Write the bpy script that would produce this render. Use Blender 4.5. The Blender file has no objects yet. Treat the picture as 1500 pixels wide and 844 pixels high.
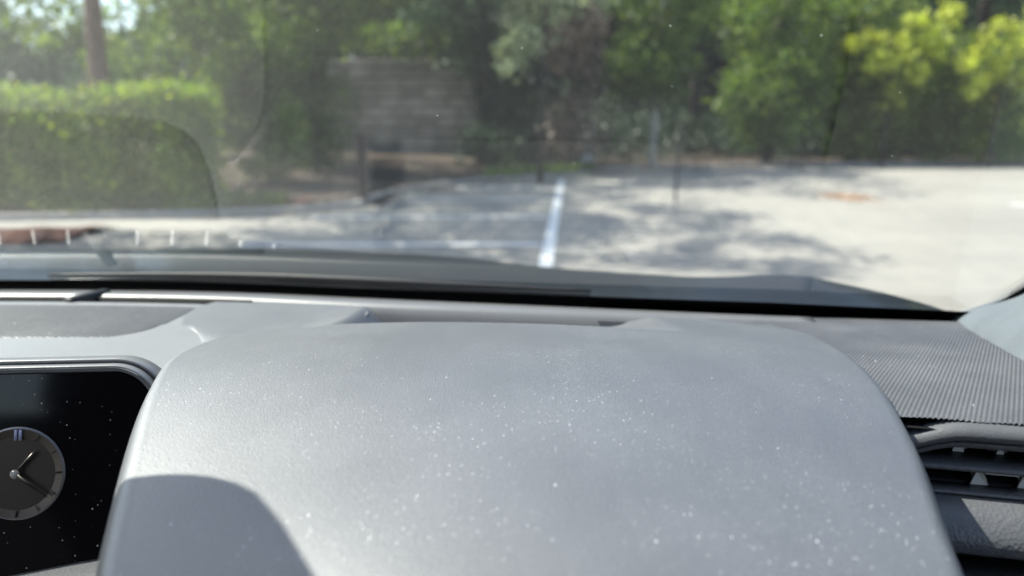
import bpy, bmesh, math, random
import numpy as np
from mathutils import Vector, Matrix

random.seed(7)
rng = np.random.default_rng(11)
S = bpy.context.scene
COL = S.collection
R = math.radians

# ------------------------------------------------------------------ camera
CAMZ, PITCH, F = 1.4, R(-12.9), 1083.0
CP, SP = math.cos(PITCH), math.sin(PITCH)
cam = bpy.data.cameras.new('camera')
cam.lens, cam.sensor_width, cam.sensor_fit = 26.0, 36.0, 'HORIZONTAL'
cam.clip_start, cam.clip_end = 0.01, 2000
cam.dof.use_dof = True
cam.dof.focus_distance = 0.55
cam.dof.aperture_fstop = 3.75
camo = bpy.data.objects.new('camera', cam)
COL.objects.link(camo)
camo.location = (0, 0, CAMZ)
camo.rotation_euler = (math.pi / 2 + PITCH, 0, 0)
S.camera = camo


def ray(px, py):
    x, y = (px - 750) / F, -(py - 422) / F
    return Vector((x, CP - y * SP, SP + y * CP))


def on_drop(px, py, drop):
    d = ray(px, py)
    t = -drop / d.z
    return Vector((d.x * t, d.y * t, CAMZ + d.z * t))


def on_y(px, py, Y):
    d = ray(px, py)
    t = Y / d.y
    return Vector((d.x * t, Y, CAMZ + d.z * t))


# ------------------------------------------------------------------ helpers
def spline(xs, ys):
    """natural cubic spline through the points, linear outside"""
    xs, ys = np.array(xs, float), np.array(ys, float)
    n = len(xs)
    h = np.diff(xs)
    A = np.zeros((n, n)); b = np.zeros(n)
    A[0, 0] = A[-1, -1] = 1
    for i in range(1, n - 1):
        A[i, i - 1], A[i, i], A[i, i + 1] = h[i - 1], 2 * (h[i - 1] + h[i]), h[i]
        b[i] = 6 * ((ys[i + 1] - ys[i]) / h[i] - (ys[i] - ys[i - 1]) / h[i - 1])
    m = np.linalg.solve(A, b)
    s0 = (ys[1] - ys[0]) / h[0] - h[0] * (2 * m[0] + m[1]) / 6
    s1 = (ys[-1] - ys[-2]) / h[-1] + h[-1] * (m[-2] + 2 * m[-1]) / 6

    def f(x):
        x = np.asarray(x, float)
        i = np.clip(np.searchsorted(xs, x) - 1, 0, n - 2)
        t = x - xs[i]; hh = h[i]
        v = (m[i] * (xs[i + 1] - x) ** 3 + m[i + 1] * t ** 3) / (6 * hh) \
            + (ys[i] / hh - m[i] * hh / 6) * (xs[i + 1] - x) + (ys[i + 1] / hh - m[i + 1] * hh / 6) * t
        v = np.where(x < xs[0], ys[0] + s0 * (x - xs[0]), v)
        return np.where(x > xs[-1], ys[-1] + s1 * (x - xs[-1]), v)
    return f


def sstep(a, b, x):
    t = np.clip((np.asarray(x, float) - a) / (b - a), 0, 1)
    return t * t * (3 - 2 * t)


def link(name, me, mat=None, parent=None, smooth=True):
    o = bpy.data.objects.new(name, me)
    COL.objects.link(o)
    if mat is not None and not me.materials:
        me.materials.append(mat)
    if smooth:
        me.polygons.foreach_set('use_smooth', [True] * len(me.polygons))
    if parent is not None:
        o.parent = parent
        o.matrix_parent_inverse = parent_matrix(parent).inverted()
    return o


def parent_matrix(o):
    m = o.matrix_basis.copy()
    if o.parent:
        m = parent_matrix(o.parent) @ o.matrix_parent_inverse @ m
    return m


def quads(verts, faces):
    """fast mesh from numpy verts (n,3) and faces (m,4)"""
    me = bpy.data.meshes.new('m')
    verts = np.ascontiguousarray(verts, dtype=np.float32)
    faces = np.ascontiguousarray(faces, dtype=np.int32)
    me.vertices.add(len(verts)); me.vertices.foreach_set('co', verts.ravel())
    me.loops.add(faces.size); me.loops.foreach_set('vertex_index', faces.ravel())
    me.polygons.add(len(faces))
    me.polygons.foreach_set('loop_start', np.arange(0, faces.size, 4, dtype=np.int32))
    me.update(calc_edges=True)
    return me


def grid_mesh(P, keep=None):
    """P (rows, cols, 3) -> quad sheet, optional mask of kept cells"""
    r, c = P.shape[:2]
    i = np.arange(r * c).reshape(r, c)
    f = np.stack([i[:-1, :-1], i[:-1, 1:], i[1:, 1:], i[1:, :-1]], -1)
    if keep is not None:
        f = f[keep]
    else:
        f = f.reshape(-1, 4)
    return quads(P.reshape(-1, 3), f.reshape(-1, 4))


def sweep(path, prof, closed_prof=True, mat=None, caps=True):
    """path: list of (origin, ax, ay) ; prof: list of (a, b) -> mesh"""
    P = np.array([[[*(o + ax * a + ay * b)] for a, b in prof] for o, ax, ay in path])
    n, m = P.shape[:2]
    i = np.arange(n * m).reshape(n, m)
    if closed_prof:
        j = np.roll(i, -1, axis=1)
        f = np.stack([i[:-1], j[:-1], j[1:], i[1:]], -1).reshape(-1, 4)
    else:
        f = np.stack([i[:-1, :-1], i[:-1, 1:], i[1:, 1:], i[1:, :-1]], -1).reshape(-1, 4)
    me = bpy.data.meshes.new('m')
    fl = [tuple(int(k) for k in q) for q in f]
    if caps and closed_prof:
        fl.append(tuple(range(m))[::-1]); fl.append(tuple(int(k) for k in i[-1]))
    me.from_pydata([tuple(v) for v in P.reshape(-1, 3)], [], fl)
    bm = bmesh.new(); bm.from_mesh(me)
    bmesh.ops.recalc_face_normals(bm, faces=bm.faces)
    bm.to_mesh(me); bm.free()
    return me


def bm_mesh(fn):
    bm = bmesh.new(); fn(bm)
    me = bpy.data.meshes.new('m'); bm.to_mesh(me); bm.free()
    return me


def box_bm(bm, c, s, bevel=0.0, M=None, segs=2):
    r = bmesh.ops.create_cube(bm, size=1)
    vs = r['verts']
    for v in vs:
        v.co = Vector((v.co.x * s[0], v.co.y * s[1], v.co.z * s[2])) + Vector(c)
    if bevel:
        es = list({e for v in vs for e in v.link_edges})
        out = bmesh.ops.bevel(bm, geom=es, offset=bevel, segments=segs, affect='EDGES', profile=0.5)
        vs = list({v for f in out['faces'] for v in f.verts} | {v for v in vs if v.is_valid})
    if M is not None:
        for v in vs:
            v.co = M @ v.co


def tube(pts, radii, n=10, cap=True):
    """tapered tube through points -> verts, faces lists"""
    V, Fc = [], []
    for k, p in enumerate(pts):
        p = Vector(p)
        d = (Vector(pts[min(k + 1, len(pts) - 1)]) - Vector(pts[max(k - 1, 0)])).normalized()
        a = d.cross(Vector((0.3, 1, 0.1))).normalized(); b = d.cross(a)
        for q in range(n):
            t = 2 * math.pi * q / n
            V.append(p + (a * math.cos(t) + b * math.sin(t)) * radii[k])
    for k in range(len(pts) - 1):
        for q in range(n):
            Fc.append((k * n + q, k * n + (q + 1) % n, (k + 1) * n + (q + 1) % n, (k + 1) * n + q))
    if cap:
        Fc.append(tuple(range(n))[::-1]); Fc.append(tuple(range((len(pts) - 1) * n, len(pts) * n)))
    return V, Fc


def tubes_mesh(list_of):
    V, Fc = [], []
    for pts, rad, n in list_of:
        v, f = tube(pts, rad, n)
        o = len(V)
        V += [tuple(x) for x in v]; Fc += [tuple(i + o for i in q) for q in f]
    me = bpy.data.meshes.new('m'); me.from_pydata(V, [], Fc)
    bm = bmesh.new(); bm.from_mesh(me); bmesh.ops.recalc_face_normals(bm, faces=bm.faces)
    bm.to_mesh(me); bm.free()
    return me


def tag(o, label=None, cat=None, group=None, kind=None):
    if label: o['label'] = label
    if cat: o['category'] = cat
    if group: o['group'] = group
    if kind: o['kind'] = kind
    return o


def empty(name, loc, label, cat, group=None):
    o = bpy.data.objects.new(name, None); COL.objects.link(o)
    o.location = loc; o.empty_display_size = 0.2
    return tag(o, label, cat, group)


# ------------------------------------------------------------------ materials
class NT:
    def __init__(s, name):
        s.m = bpy.data.materials.new(name); s.m.use_nodes = True
        s.t = s.m.node_tree; s.t.nodes.clear()
        s.out = s.n('ShaderNodeOutputMaterial')

    def n(s, kind, **kw):
        x = s.t.nodes.new(kind)
        for k, v in kw.items(): setattr(x, k, v)
        return x

    def l(s, a, b): s.t.links.new(a, b)

    def math(s, op, a, b=None, c=None):
        x = s.n('ShaderNodeMath', operation=op)
        for i, v in enumerate((a, b, c)):
            if v is None: continue
            if isinstance(v, (int, float)): x.inputs[i].default_value = v
            else: s.l(v, x.inputs[i])
        return x.outputs[0]

    def noise(s, vec, scale, detail=2, rough=0.5, dim='3D'):
        x = s.n('ShaderNodeTexNoise', noise_dimensions=dim)
        x.inputs['Scale'].default_value = scale; x.inputs['Detail'].default_value = detail
        x.inputs['Roughness'].default_value = rough
        s.l(vec, x.inputs['Vector'])
        return x.outputs['Fac']

    def obj(s):
        return s.n('ShaderNodeTexCoord').outputs['Object']

    def ramp(s, fac, stops):
        x = s.n('ShaderNodeValToRGB')
        e = x.color_ramp.elements
        while len(e) < len(stops): e.new(0.5)
        for k, (p, c) in enumerate(stops):
            e[k].position = p
            e[k].color = (*c, 1) if len(c) == 3 else c
        s.l(fac, x.inputs[0])
        return x.outputs[0]

    def mix(s, fac, a, b):
        x = s.n('ShaderNodeMix', data_type='RGBA')
        for sock, v in ((x.inputs[0], fac), (x.inputs[6], a), (x.inputs[7], b)):
            if isinstance(v, (int, float)): sock.default_value = v
            elif isinstance(v, tuple): sock.default_value = (*v, 1)
            else: s.l(v, sock)
        return x.outputs[2]

    def principled(s, col, rough, spec=0.5, **kw):
        p = s.n('ShaderNodeBsdfPrincipled')
        for k, v in (('Base Color', col), ('Roughness', rough), ('Specular IOR Level', spec)):
            if isinstance(v, tuple): p.inputs[k].default_value = (*v, 1)
            elif isinstance(v, (int, float)): p.inputs[k].default_value = v
            else: s.l(v, p.inputs[k])
        for k, v in kw.items(): p.inputs[k].default_value = v
        s.l(p.outputs[0], s.out.inputs[0])
        return p

    def bump(s, p, h, strength=0.3, dist=0.001):
        b = s.n('ShaderNodeBump'); b.inputs['Strength'].default_value = strength
        b.inputs['Distance'].default_value = dist
        s.l(h, b.inputs['Height']); s.l(b.outputs[0], p.inputs['Normal'])


def dust_flecks(t, vec, scale, size, keep):
    """0/1 mask of small separate flecks (real dust lying on the surface)"""
    v = t.n('ShaderNodeTexVoronoi', feature='F1'); v.inputs['Scale'].default_value = scale
    t.l(vec, v.inputs['Vector'])
    sep = t.n('ShaderNodeSeparateColor'); t.l(v.outputs['Color'], sep.inputs[0])
    sz = t.math('MULTIPLY', sep.outputs[1], size)
    near = t.math('LESS_THAN', v.outputs['Distance'], sz)
    pick = t.math('LESS_THAN', sep.outputs[0], keep)
    return t.math('MULTIPLY', near, pick)


def plastic(name, col, rough=0.5, spec=0.5, grain=900, gstr=0.25, dust=0.0, cloud=0.15, fleck=0.0):
    t = NT(name); v = t.obj()
    c = col
    if cloud:
        n = t.noise(v, 14, 4, 0.6)
        c = t.mix(t.math('MULTIPLY', t.ramp(n, [(0.35, (0, 0, 0)), (0.7, (1, 1, 1))]), cloud), col,
                  tuple(min(1, x * 1.7 + 0.03) for x in col))
    if dust:
        fine = t.noise(v, 700, 2, 0.6)
        fm = t.math('MULTIPLY', t.ramp(fine, [(0.55, (0, 0, 0)), (0.72, (1, 1, 1))]), dust)
        c = t.mix(fm, c, (0.45, 0.45, 0.46))
    if fleck:
        dens = t.ramp(t.noise(v, 9, 3, 0.6), [(0.42, (0, 0, 0)), (0.62, (1, 1, 1))])
        a = dust_flecks(t, v, 620, 0.27, fleck * 2.2)
        b = dust_flecks(t, v, 270, 0.15, fleck * 0.9)
        m = t.math('MAXIMUM', t.math('MULTIPLY', a, dens), b)
        film = t.ramp(t.noise(v, 3300, 2, 0.7), [(0.56, (0, 0, 0)), (0.70, (1, 1, 1))])
        c = t.mix(t.math('MULTIPLY', t.math('MULTIPLY', film, dens), 0.45), c, (0.5, 0.5, 0.51))
        mp = t.n('ShaderNodeMapping'); mp.inputs['Rotation'].default_value = (0, 0, 0.6); mp.inputs['Scale'].default_value = (1, 0.16, 1); t.l(v, mp.inputs[0])
        wipe = t.ramp(t.noise(mp.outputs[0], 60, 3, 0.6), [(0.45, (0, 0, 0)), (0.75, (1, 1, 1))])
        c = t.mix(t.math('MULTIPLY', wipe, 0.05), c, (0.22, 0.22, 0.23))
        c = t.mix(t.math('MULTIPLY', m, 0.9), c, (0.85, 0.85, 0.86))
    p = t.principled(c, rough, spec)
    if gstr:
        vo = t.n('ShaderNodeTexVoronoi', feature='F1'); vo.inputs['Scale'].default_value = grain
        t.l(v, vo.inputs['Vector'])
        h = t.math('ADD', vo.outputs['Distance'], t.math('MULTIPLY', t.noise(v, grain * 0.4, 3), 0.8))
        t.bump(p, h, gstr, 0.0006)
    return t.m


def leafmat(name, cols, trans=0.45, hue_noise=0.7):
    t = NT(name)
    g = t.n('ShaderNodeNewGeometry')
    c = t.ramp(g.outputs['Random Per Island'], [(k / (len(cols) - 1), cc) for k, cc in enumerate(cols)])
    n = t.ramp(t.noise(t.obj(), hue_noise, 2), [(0.35, (0.55, 0.55, 0.55)), (0.65, (1.25, 1.25, 1.25))])
    mx = t.n('ShaderNodeMix', data_type='RGBA', blend_type='MULTIPLY'); mx.inputs[0].default_value = 1
    t.l(c, mx.inputs[6]); t.l(n, mx.inputs[7])
    c = mx.outputs[2]
    p = t.principled(c, 0.5, 0.35)
    tr = t.n('ShaderNodeBsdfTranslucent')
    hs = t.n('ShaderNodeHueSaturation'); hs.inputs['Saturation'].default_value = 1.15
    hs.inputs['Value'].default_value = 1.35
    t.l(c, hs.inputs['Color']); t.l(hs.outputs[0], tr.inputs[0])
    ms = t.n('ShaderNodeMixShader'); ms.inputs[0].default_value = trans
    t.l(p.outputs[0], ms.inputs[1]); t.l(tr.outputs[0], ms.inputs[2])
    t.l(ms.outputs[0], t.out.inputs[0])
    return t.m


def bark(name, a, b):
    t = NT(name); v = t.obj()
    mp = t.n('ShaderNodeMapping'); mp.inputs['Scale'].default_value = (1, 1, 0.2); t.l(v, mp.inputs[0])
    n = t.noise(mp.outputs[0], 18, 4, 0.65)
    p = t.principled(t.ramp(n, [(0.35, a), (0.65, b)]), 0.9, 0.2)
    t.bump(p, n, 0.8, 0.02)
    return t.m


M = {}
M['hood'] = plastic('hood_plastic', (0.071, 0.072, 0.080), 0.52, 1.0, grain=1000, gstr=0.34, dust=0.10, cloud=0.09, fleck=0.075)
M['dash'] = plastic('dash_plastic', (0.145, 0.146, 0.151), 0.48, 0.9, grain=900, gstr=0.2, dust=0.05, cloud=0.15)
M['lip'] = plastic('lip_plastic', (0.12, 0.122, 0.13), 0.35, 0.6, grain=900, gstr=0.15, dust=0.05, cloud=0.1)
for _m, _w in (('hood', 0.55), ('dash', 0.25)):
    _p = next(n for n in M[_m].node_tree.nodes if n.type == 'BSDF_PRINCIPLED')
    _p.inputs['Coat Weight'].default_value = _w; _p.inputs['Coat Roughness'].default_value = 0.46; _p.inputs['Coat IOR'].default_value = 1.7
M['weave'] = plastic('woven_plastic', (0.065, 0.066, 0.072), 0.42, 0.6, grain=1500, gstr=0.1, dust=0.05, cloud=0.3, fleck=0.02)
M['grille'] = plastic('grille_cloth', (0.020, 0.021, 0.024), 0.40, 1.0, grain=1500, gstr=0.1, dust=0.07, cloud=0.15, fleck=0.06)
M['trim'] = plastic('leather_trim', (0.085, 0.087, 0.095), 0.42, 0.55, grain=420, gstr=0.6, dust=0.03, cloud=0.1)
M['ventlip'] = plastic('vent_surround', (0.085, 0.087, 0.094), 0.4, 0.5, grain=900, gstr=0.25, dust=0.05, cloud=0.1)
M['black'] = plastic('black_plastic', (0.008, 0.008, 0.010), 0.5, 0.4, grain=900, gstr=0.1, cloud=0.0)
M['cavity'] = plastic('vent_cavity', (0.004, 0.004, 0.005), 0.7, 0.2, gstr=0, cloud=0.0)
M['fin'] = plastic('pale_fin', (0.72, 0.71, 0.67), 0.4, 0.5, gstr=0, cloud=0.0)
M['bezel'] = plastic('bezel_satin', (0.16, 0.16, 0.17), 0.32, 0.6, grain=1500, gstr=0.06, cloud=0.05)
M['bezelblack'] = plastic('bezel_black', (0.012, 0.012, 0.014), 0.25, 0.5, gstr=0, cloud=0)
M['pillar'] = plastic('pillar_cloth', (0.105, 0.12, 0.135), 0.9, 0.15, grain=700, gstr=0.9, dust=0.1, cloud=0.2)
M['liner'] = plastic('headliner_cloth', (0.30, 0.30, 0.29), 0.95, 0.1, gstr=0, cloud=0)
M['cabin'] = plastic('cabin_trim', (0.03, 0.03, 0.032), 0.8, 0.2, gstr=0, cloud=0)


def carpaint():
    t = NT('dark_car_paint')
    p = t.principled((0.008, 0.010, 0.013), 0.4, 0.15)
    p.inputs['Coat Weight'].default_value = 0.2; p.inputs['Coat Roughness'].default_value = 0.06
    return t.m


M['paint'] = carpaint()


def screen_glass():
    t = NT('black_screen_glass'); v = t.obj()
    n = dust_flecks(t, v, 230, 0.20, 0.16)
    n2 = dust_flecks(t, v, 420, 0.26, 0.08)
    dens = t.ramp(t.noise(v, 16, 3, 0.6), [(0.40, (0, 0, 0)), (0.60, (1, 1, 1))])
    m = t.math('MULTIPLY', t.math('MAXIMUM', n, n2), dens)
    t.principled(t.mix(m, (0.006, 0.005, 0.006), (0.6, 0.6, 0.62)), t.math('ADD', 0.08, t.math('MULTIPLY', m, 0.6)), 0.35)
    return t.m


M['screen'] = screen_glass()


def metal(name, col, rough):
    t = NT(name); v = t.obj()
    p = t.principled(col, rough, 0.5); p.inputs['Metallic'].default_value = 0.85
    n = t.noise(v, 900, 2); t.bump(p, n, 0.12, 0.0003)
    return t.m


M['dial'] = metal('clock_dial_metal', (0.088, 0.072, 0.061), 0.45)
M['dialring'] = metal('clock_chapter_ring', (0.14, 0.114, 0.095), 0.4)
M['hand'] = metal('clock_hand_metal', (0.05, 0.045, 0.042), 0.35)
M['hub'] = metal('clock_hub_metal', (0.45, 0.43, 0.42), 0.3)
M['mark'] = plastic('clock_mark_dark', (0.02, 0.018, 0.017), 0.5, 0.3, gstr=0, cloud=0)
M['mark12'] = plastic('clock_mark_pale', (0.35, 0.36, 0.52), 0.5, 0.3, gstr=0, cloud=0)


def windscreen(film=0.03):
    """clear glass: angle dependent mirror plus straight transmission, each face mirrors only from its own side"""
    t = NT('windscreen_glass'); v = t.obj()
    g = t.n('ShaderNodeNewGeometry')
    d = t.n('ShaderNodeVectorMath', operation='DOT_PRODUCT')
    t.l(g.outputs['Incoming'], d.inputs[0]); t.l(g.outputs['Normal'], d.inputs[1])
    c = t.math('ABSOLUTE', d.outputs['Value'])
    f = t.math('MULTIPLY_ADD', t.math('POWER', t.math('SUBTRACT', 1.0, c), 5.0), 0.96, 0.04)
    f2 = t.math('MULTIPLY', f, 1.4)
    f2 = t.math('MULTIPLY', f2, t.math('SUBTRACT', 1.0, g.outputs['Backfacing']))
    tr = t.n('ShaderNodeBsdfTransparent'); tr.inputs[0].default_value = (0.93, 0.96, 0.945, 1)
    gl = t.n('ShaderNodeBsdfGlossy'); gl.inputs['Roughness'].default_value = 0.0
    ms = t.n('ShaderNodeMixShader'); t.l(f2, ms.inputs[0]); t.l(tr.outputs[0], ms.inputs[1]); t.l(gl.outputs[0], ms.inputs[2])
    # a thin film of dust and separate specks on the inside
    spk = t.math('MAXIMUM', dust_flecks(t, v, 80, 0.055, 0.06), dust_flecks(t, v, 160, 0.08, 0.05))
    cloud = t.ramp(t.noise(v, 5, 4, 0.6), [(0.3, (0.5, 0.5, 0.5)), (0.7, (1.3, 1.3, 1.3))])
    fac = t.math('MAXIMUM', t.math('MULTIPLY', cloud, film), t.math('MULTIPLY', spk, 0.4))
    fac = t.math('MULTIPLY', fac, t.math('SUBTRACT', 1.0, g.outputs['Backfacing']))
    tl = t.n('ShaderNodeBsdfTranslucent'); tl.inputs[0].default_value = (0.8, 0.8, 0.8, 1)
    m2 = t.n('ShaderNodeMixShader'); t.l(fac, m2.inputs[0]); t.l(ms.outputs[0], m2.inputs[1]); t.l(tl.outputs[0], m2.inputs[2])
    t.l(m2.outputs[0], t.out.inputs[0])
    return t.m


M['glass'] = windscreen(0.006)
M['frit'] = plastic('black_glass_edge', (0.004, 0.004, 0.005), 0.35, 0.3, gstr=0, cloud=0)


def asphalt():
    t = NT('car_park_asphalt'); v = t.obj()
    big = t.noise(v, 0.35, 4, 0.6); mid = t.noise(v, 3.0, 4, 0.65); fine = t.noise(v, 90, 2, 0.6)
    c = t.ramp(big, [(0.3, (0.232, 0.215, 0.190)), (0.7, (0.325, 0.302, 0.262))])
    c = t.mix(t.math('MULTIPLY', t.ramp(mid, [(0.45, (0, 0, 0)), (0.75, (1, 1, 1))]), 0.5), c, (0.15, 0.148, 0.145))
    c = t.mix(t.math('MULTIPLY', t.ramp(fine, [(0.35, (0, 0, 0)), (0.65, (1, 1, 1))]), 0.35), c, (0.32, 0.31, 0.29))
    p = t.principled(c, 0.9, 0.25); t.bump(p, fine, 0.5, 0.008)
    return t.m


M['asphalt'] = asphalt()


def soil():
    t = NT('woodland_soil'); v = t.obj()
    n = t.noise(v, 1.1, 5, 0.65); f = t.noise(v, 25, 3, 0.7)
    c = t.ramp(n, [(0.3, (0.045, 0.036, 0.030)), (0.52, (0.095, 0.074, 0.062)), (0.7, (0.05, 0.052, 0.028))])
    c = t.mix(t.math('MULTIPLY', t.ramp(f, [(0.5, (0, 0, 0)), (0.75, (1, 1, 1))]), 0.4), c, (0.19, 0.145, 0.12))
    p = t.principled(c, 0.95, 0.1); t.bump(p, f, 0.8, 0.04)
    return t.m


M['soil'] = soil()


def simple(name, a, b, scale, rough=0.9, bump=0.5, dist=0.01):
    t = NT(name); n = t.noise(t.obj(), scale, 4, 0.65)
    p = t.principled(t.ramp(n, [(0.35, a), (0.65, b)]), rough, 0.25)
    t.bump(p, n, bump, dist)
    return t.m


M['paintline'] = simple('worn_white_paint', (0.80, 0.80, 0.78), (0.66, 0.66, 0.64), 9, 0.8, 0.3, 0.003)
M['faintline'] = simple('faded_white_paint', (0.62, 0.61, 0.59), (0.82, 0.81, 0.79), 2.2, 0.85, 0.3, 0.003)
M['kerb'] = simple('kerb_concrete', (0.24, 0.225, 0.21), (0.34, 0.32, 0.30), 6)
M['mulch'] = simple('red_brown_mulch', (0.055, 0.026, 0.02), (0.15, 0.075, 0.058), 22, 0.95, 0.9, 0.04)
M['block'] = simple('grey_pink_block', (0.30, 0.262, 0.25), (0.42, 0.37, 0.35), 1.2)
def blocks_mat():
    t = NT('grey_pink_block'); v = t.obj(); g = t.n('ShaderNodeNewGeometry')
    c = t.ramp(g.outputs['Random Per Island'], [(0, (0.28, 0.25, 0.235)), (0.5, (0.42, 0.37, 0.345)), (1, (0.56, 0.50, 0.465))])
    n = t.noise(v, 0.9, 4, 0.65)
    c = t.mix(t.ramp(n, [(0.42, (0, 0, 0)), (0.68, (1, 1, 1))]), c, (0.19, 0.175, 0.15))
    p = t.principled(c, 0.95, 0.15); t.bump(p, t.noise(v, 14, 4), 0.6, 0.02)
    return t.m


M['block'] = blocks_mat()
M['joint'] = simple('dark_block_joint', (0.09, 0.08, 0.078), (0.12, 0.105, 0.10), 6)
M['rustwood'] = simple('dark_red_wood', (0.014, 0.008, 0.007), (0.030, 0.015, 0.012), 14)
M['darkmetal'] = simple('dark_post_metal', (0.02, 0.02, 0.022), (0.035, 0.033, 0.033), 20, 0.5, 0.1)
M['stone'] = simple('pale_stone', (0.33, 0.33, 0.32), (0.5, 0.5, 0.48), 5)
M['bark_red'] = bark('reddish_bark', (0.09, 0.05, 0.04), (0.19, 0.11, 0.09))
M['bark_dark'] = bark('dark_bark', (0.02, 0.017, 0.014), (0.05, 0.04, 0.034))
M['bark_pale'] = bark('pale_grey_bark', (0.22, 0.21, 0.195), (0.40, 0.39, 0.365))
M['leaf_mid'] = leafmat('mid_green_leaf', [(0.042, 0.085, 0.022), (0.11, 0.175, 0.035), (0.22, 0.27, 0.055)])
M['leaf_dark'] = leafmat('dark_green_leaf', [(0.022, 0.050, 0.022), (0.035, 0.075, 0.030), (0.05, 0.10, 0.04)], 0.3)
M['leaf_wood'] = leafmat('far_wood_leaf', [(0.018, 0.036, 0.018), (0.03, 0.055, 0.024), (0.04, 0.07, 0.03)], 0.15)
M['leaf_fresh'] = leafmat('fresh_green_leaf', [(0.05, 0.10, 0.025), (0.14, 0.205, 0.045), (0.28, 0.32, 0.08)])
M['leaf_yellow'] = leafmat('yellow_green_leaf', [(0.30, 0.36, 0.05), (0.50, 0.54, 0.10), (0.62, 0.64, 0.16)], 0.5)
M['leaf_pale'] = leafmat('pale_green_leaf', [(0.16, 0.20, 0.10), (0.28, 0.32, 0.17), (0.42, 0.45, 0.28)], 0.35)
M['leaf_brown'] = leafmat('dry_brown_leaf', [(0.10, 0.075, 0.055), (0.17, 0.13, 0.10), (0.24, 0.19, 0.15)], 0.3)
M['leaf_hedge'] = leafmat('hedge_leaf', [(0.06, 0.13, 0.025), (0.18, 0.26, 0.04), (0.38, 0.42, 0.07)], 0.5, 1.6)
M['leaf_litter'] = leafmat('leaf_litter_leaf', [(0.26, 0.20, 0.15), (0.40, 0.33, 0.26), (0.20, 0.15, 0.11)], 0.2)
M['leaf_orange'] = leafmat('orange_litter_leaf', [(0.42, 0.28, 0.18), (0.50, 0.34, 0.24), (0.38, 0.25, 0.17)], 0.2)
M['grass'] = leafmat('grass_blade', [(0.07, 0.13, 0.025), (0.14, 0.19, 0.035), (0.22, 0.25, 0.05)], 0.4)

# ------------------------------------------------------------------ world and sun
SUN_EL, SUN_AZ = R(51), R(-77)      # azimuth measured from the view heading, minus = to the left
w = bpy.data.worlds.new('World'); S.world = w; w.use_nodes = True
nt = w.node_tree
sky = nt.nodes.new('ShaderNodeTexSky'); sky.sky_type = 'NISHITA'; sky.sun_disc = False
sky.sun_elevation = SUN_EL; sky.sun_rotation = SUN_AZ
sky.air_density = 1.0; sky.dust_density = 1.6; sky.ozone_density = 1.0
bg = nt.nodes['Background']; bg.inputs[1].default_value = 0.13
nt.links.new(sky.outputs[0], bg.inputs[0])
sun = bpy.data.lights.new('sun', 'SUN'); sun.energy = 4.6; sun.angle = R(0.53); sun.color = (1, 0.94, 0.85)
suno = bpy.data.objects.new('sun', sun); COL.objects.link(suno)
to_sun = Vector((math.sin(SUN_AZ) * math.cos(SUN_EL), math.cos(SUN_AZ) * math.cos(SUN_EL), math.sin(SUN_EL)))
suno.rotation_euler = to_sun.to_track_quat('Z', 'Y').to_euler()
suno.location = (-20, -4, 24)

# ------------------------------------------------------------------ THE CAR
car = empty('parked_car', (-0.4, 0.9, 0.0), 'dark car seen from its driver seat, dusty grey dashboard under a sloping windscreen', 'car')
XC = -0.40                                             # the car's centre line
base_y = spline([-1.45, -1.1, -0.75, -0.55, -0.36, -0.20, 0.04, 0.28, 0.55], [0.93, 0.99, 1.012, 1.010, 0.995, 0.967, 0.925, 0.885, 0.848])
BASE_Z = CAMZ - 0.238
ALPHA = R(33)


def B(x): return float(base_y(x))


# --- instrument hood: a domed lid, its plan outline measured at several stations
crown = spline([0.10, 0.20, 0.285, 0.36, 0.50, 0.60, 0.725, 0.82, 0.90],
               [0.300, 0.226, 0.194, 0.182, 0.1695, 0.178, 0.1955, 0.2125, 0.222])


def hood_hit(px, py, add=0.010):
    d = ray(px, py)
    best = None
    for Y in np.linspace(0.16, 0.92, 1500):
        t = Y / d.y
        e = abs(-d.z * t - (float(crown(Y)) + add))
        if best is None or e < best[0]: best = (e, Y, d.x * t)
    return best[1], best[2]


lh = [hood_hit(*p) for p in [(128, 900), (132, 844), (148, 760), (166, 690), (189, 610), (219, 540), (246, 510), (296, 478), (356, 452), (404, 441)]]
rh = [hood_hit(*p) for p in [(1440, 900), (1428, 844), (1399, 765), (1358, 655), (1325, 590), (1278, 530), (1232, 495), (1184, 474), (1124, 461)]]
lh.sort(); rh.sort()
lx = spline([a for a, b in lh], [b for a, b in lh])
rx = spline([a for a, b in rh], [b for a, b in rh])
rows = np.concatenate([np.linspace(0.13, 0.60, 90), np.linspace(0.605, 0.875, 120)])
ncol = 170
roll = 0.012


def bar_front(x): return base_y(x) - 0.082


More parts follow.
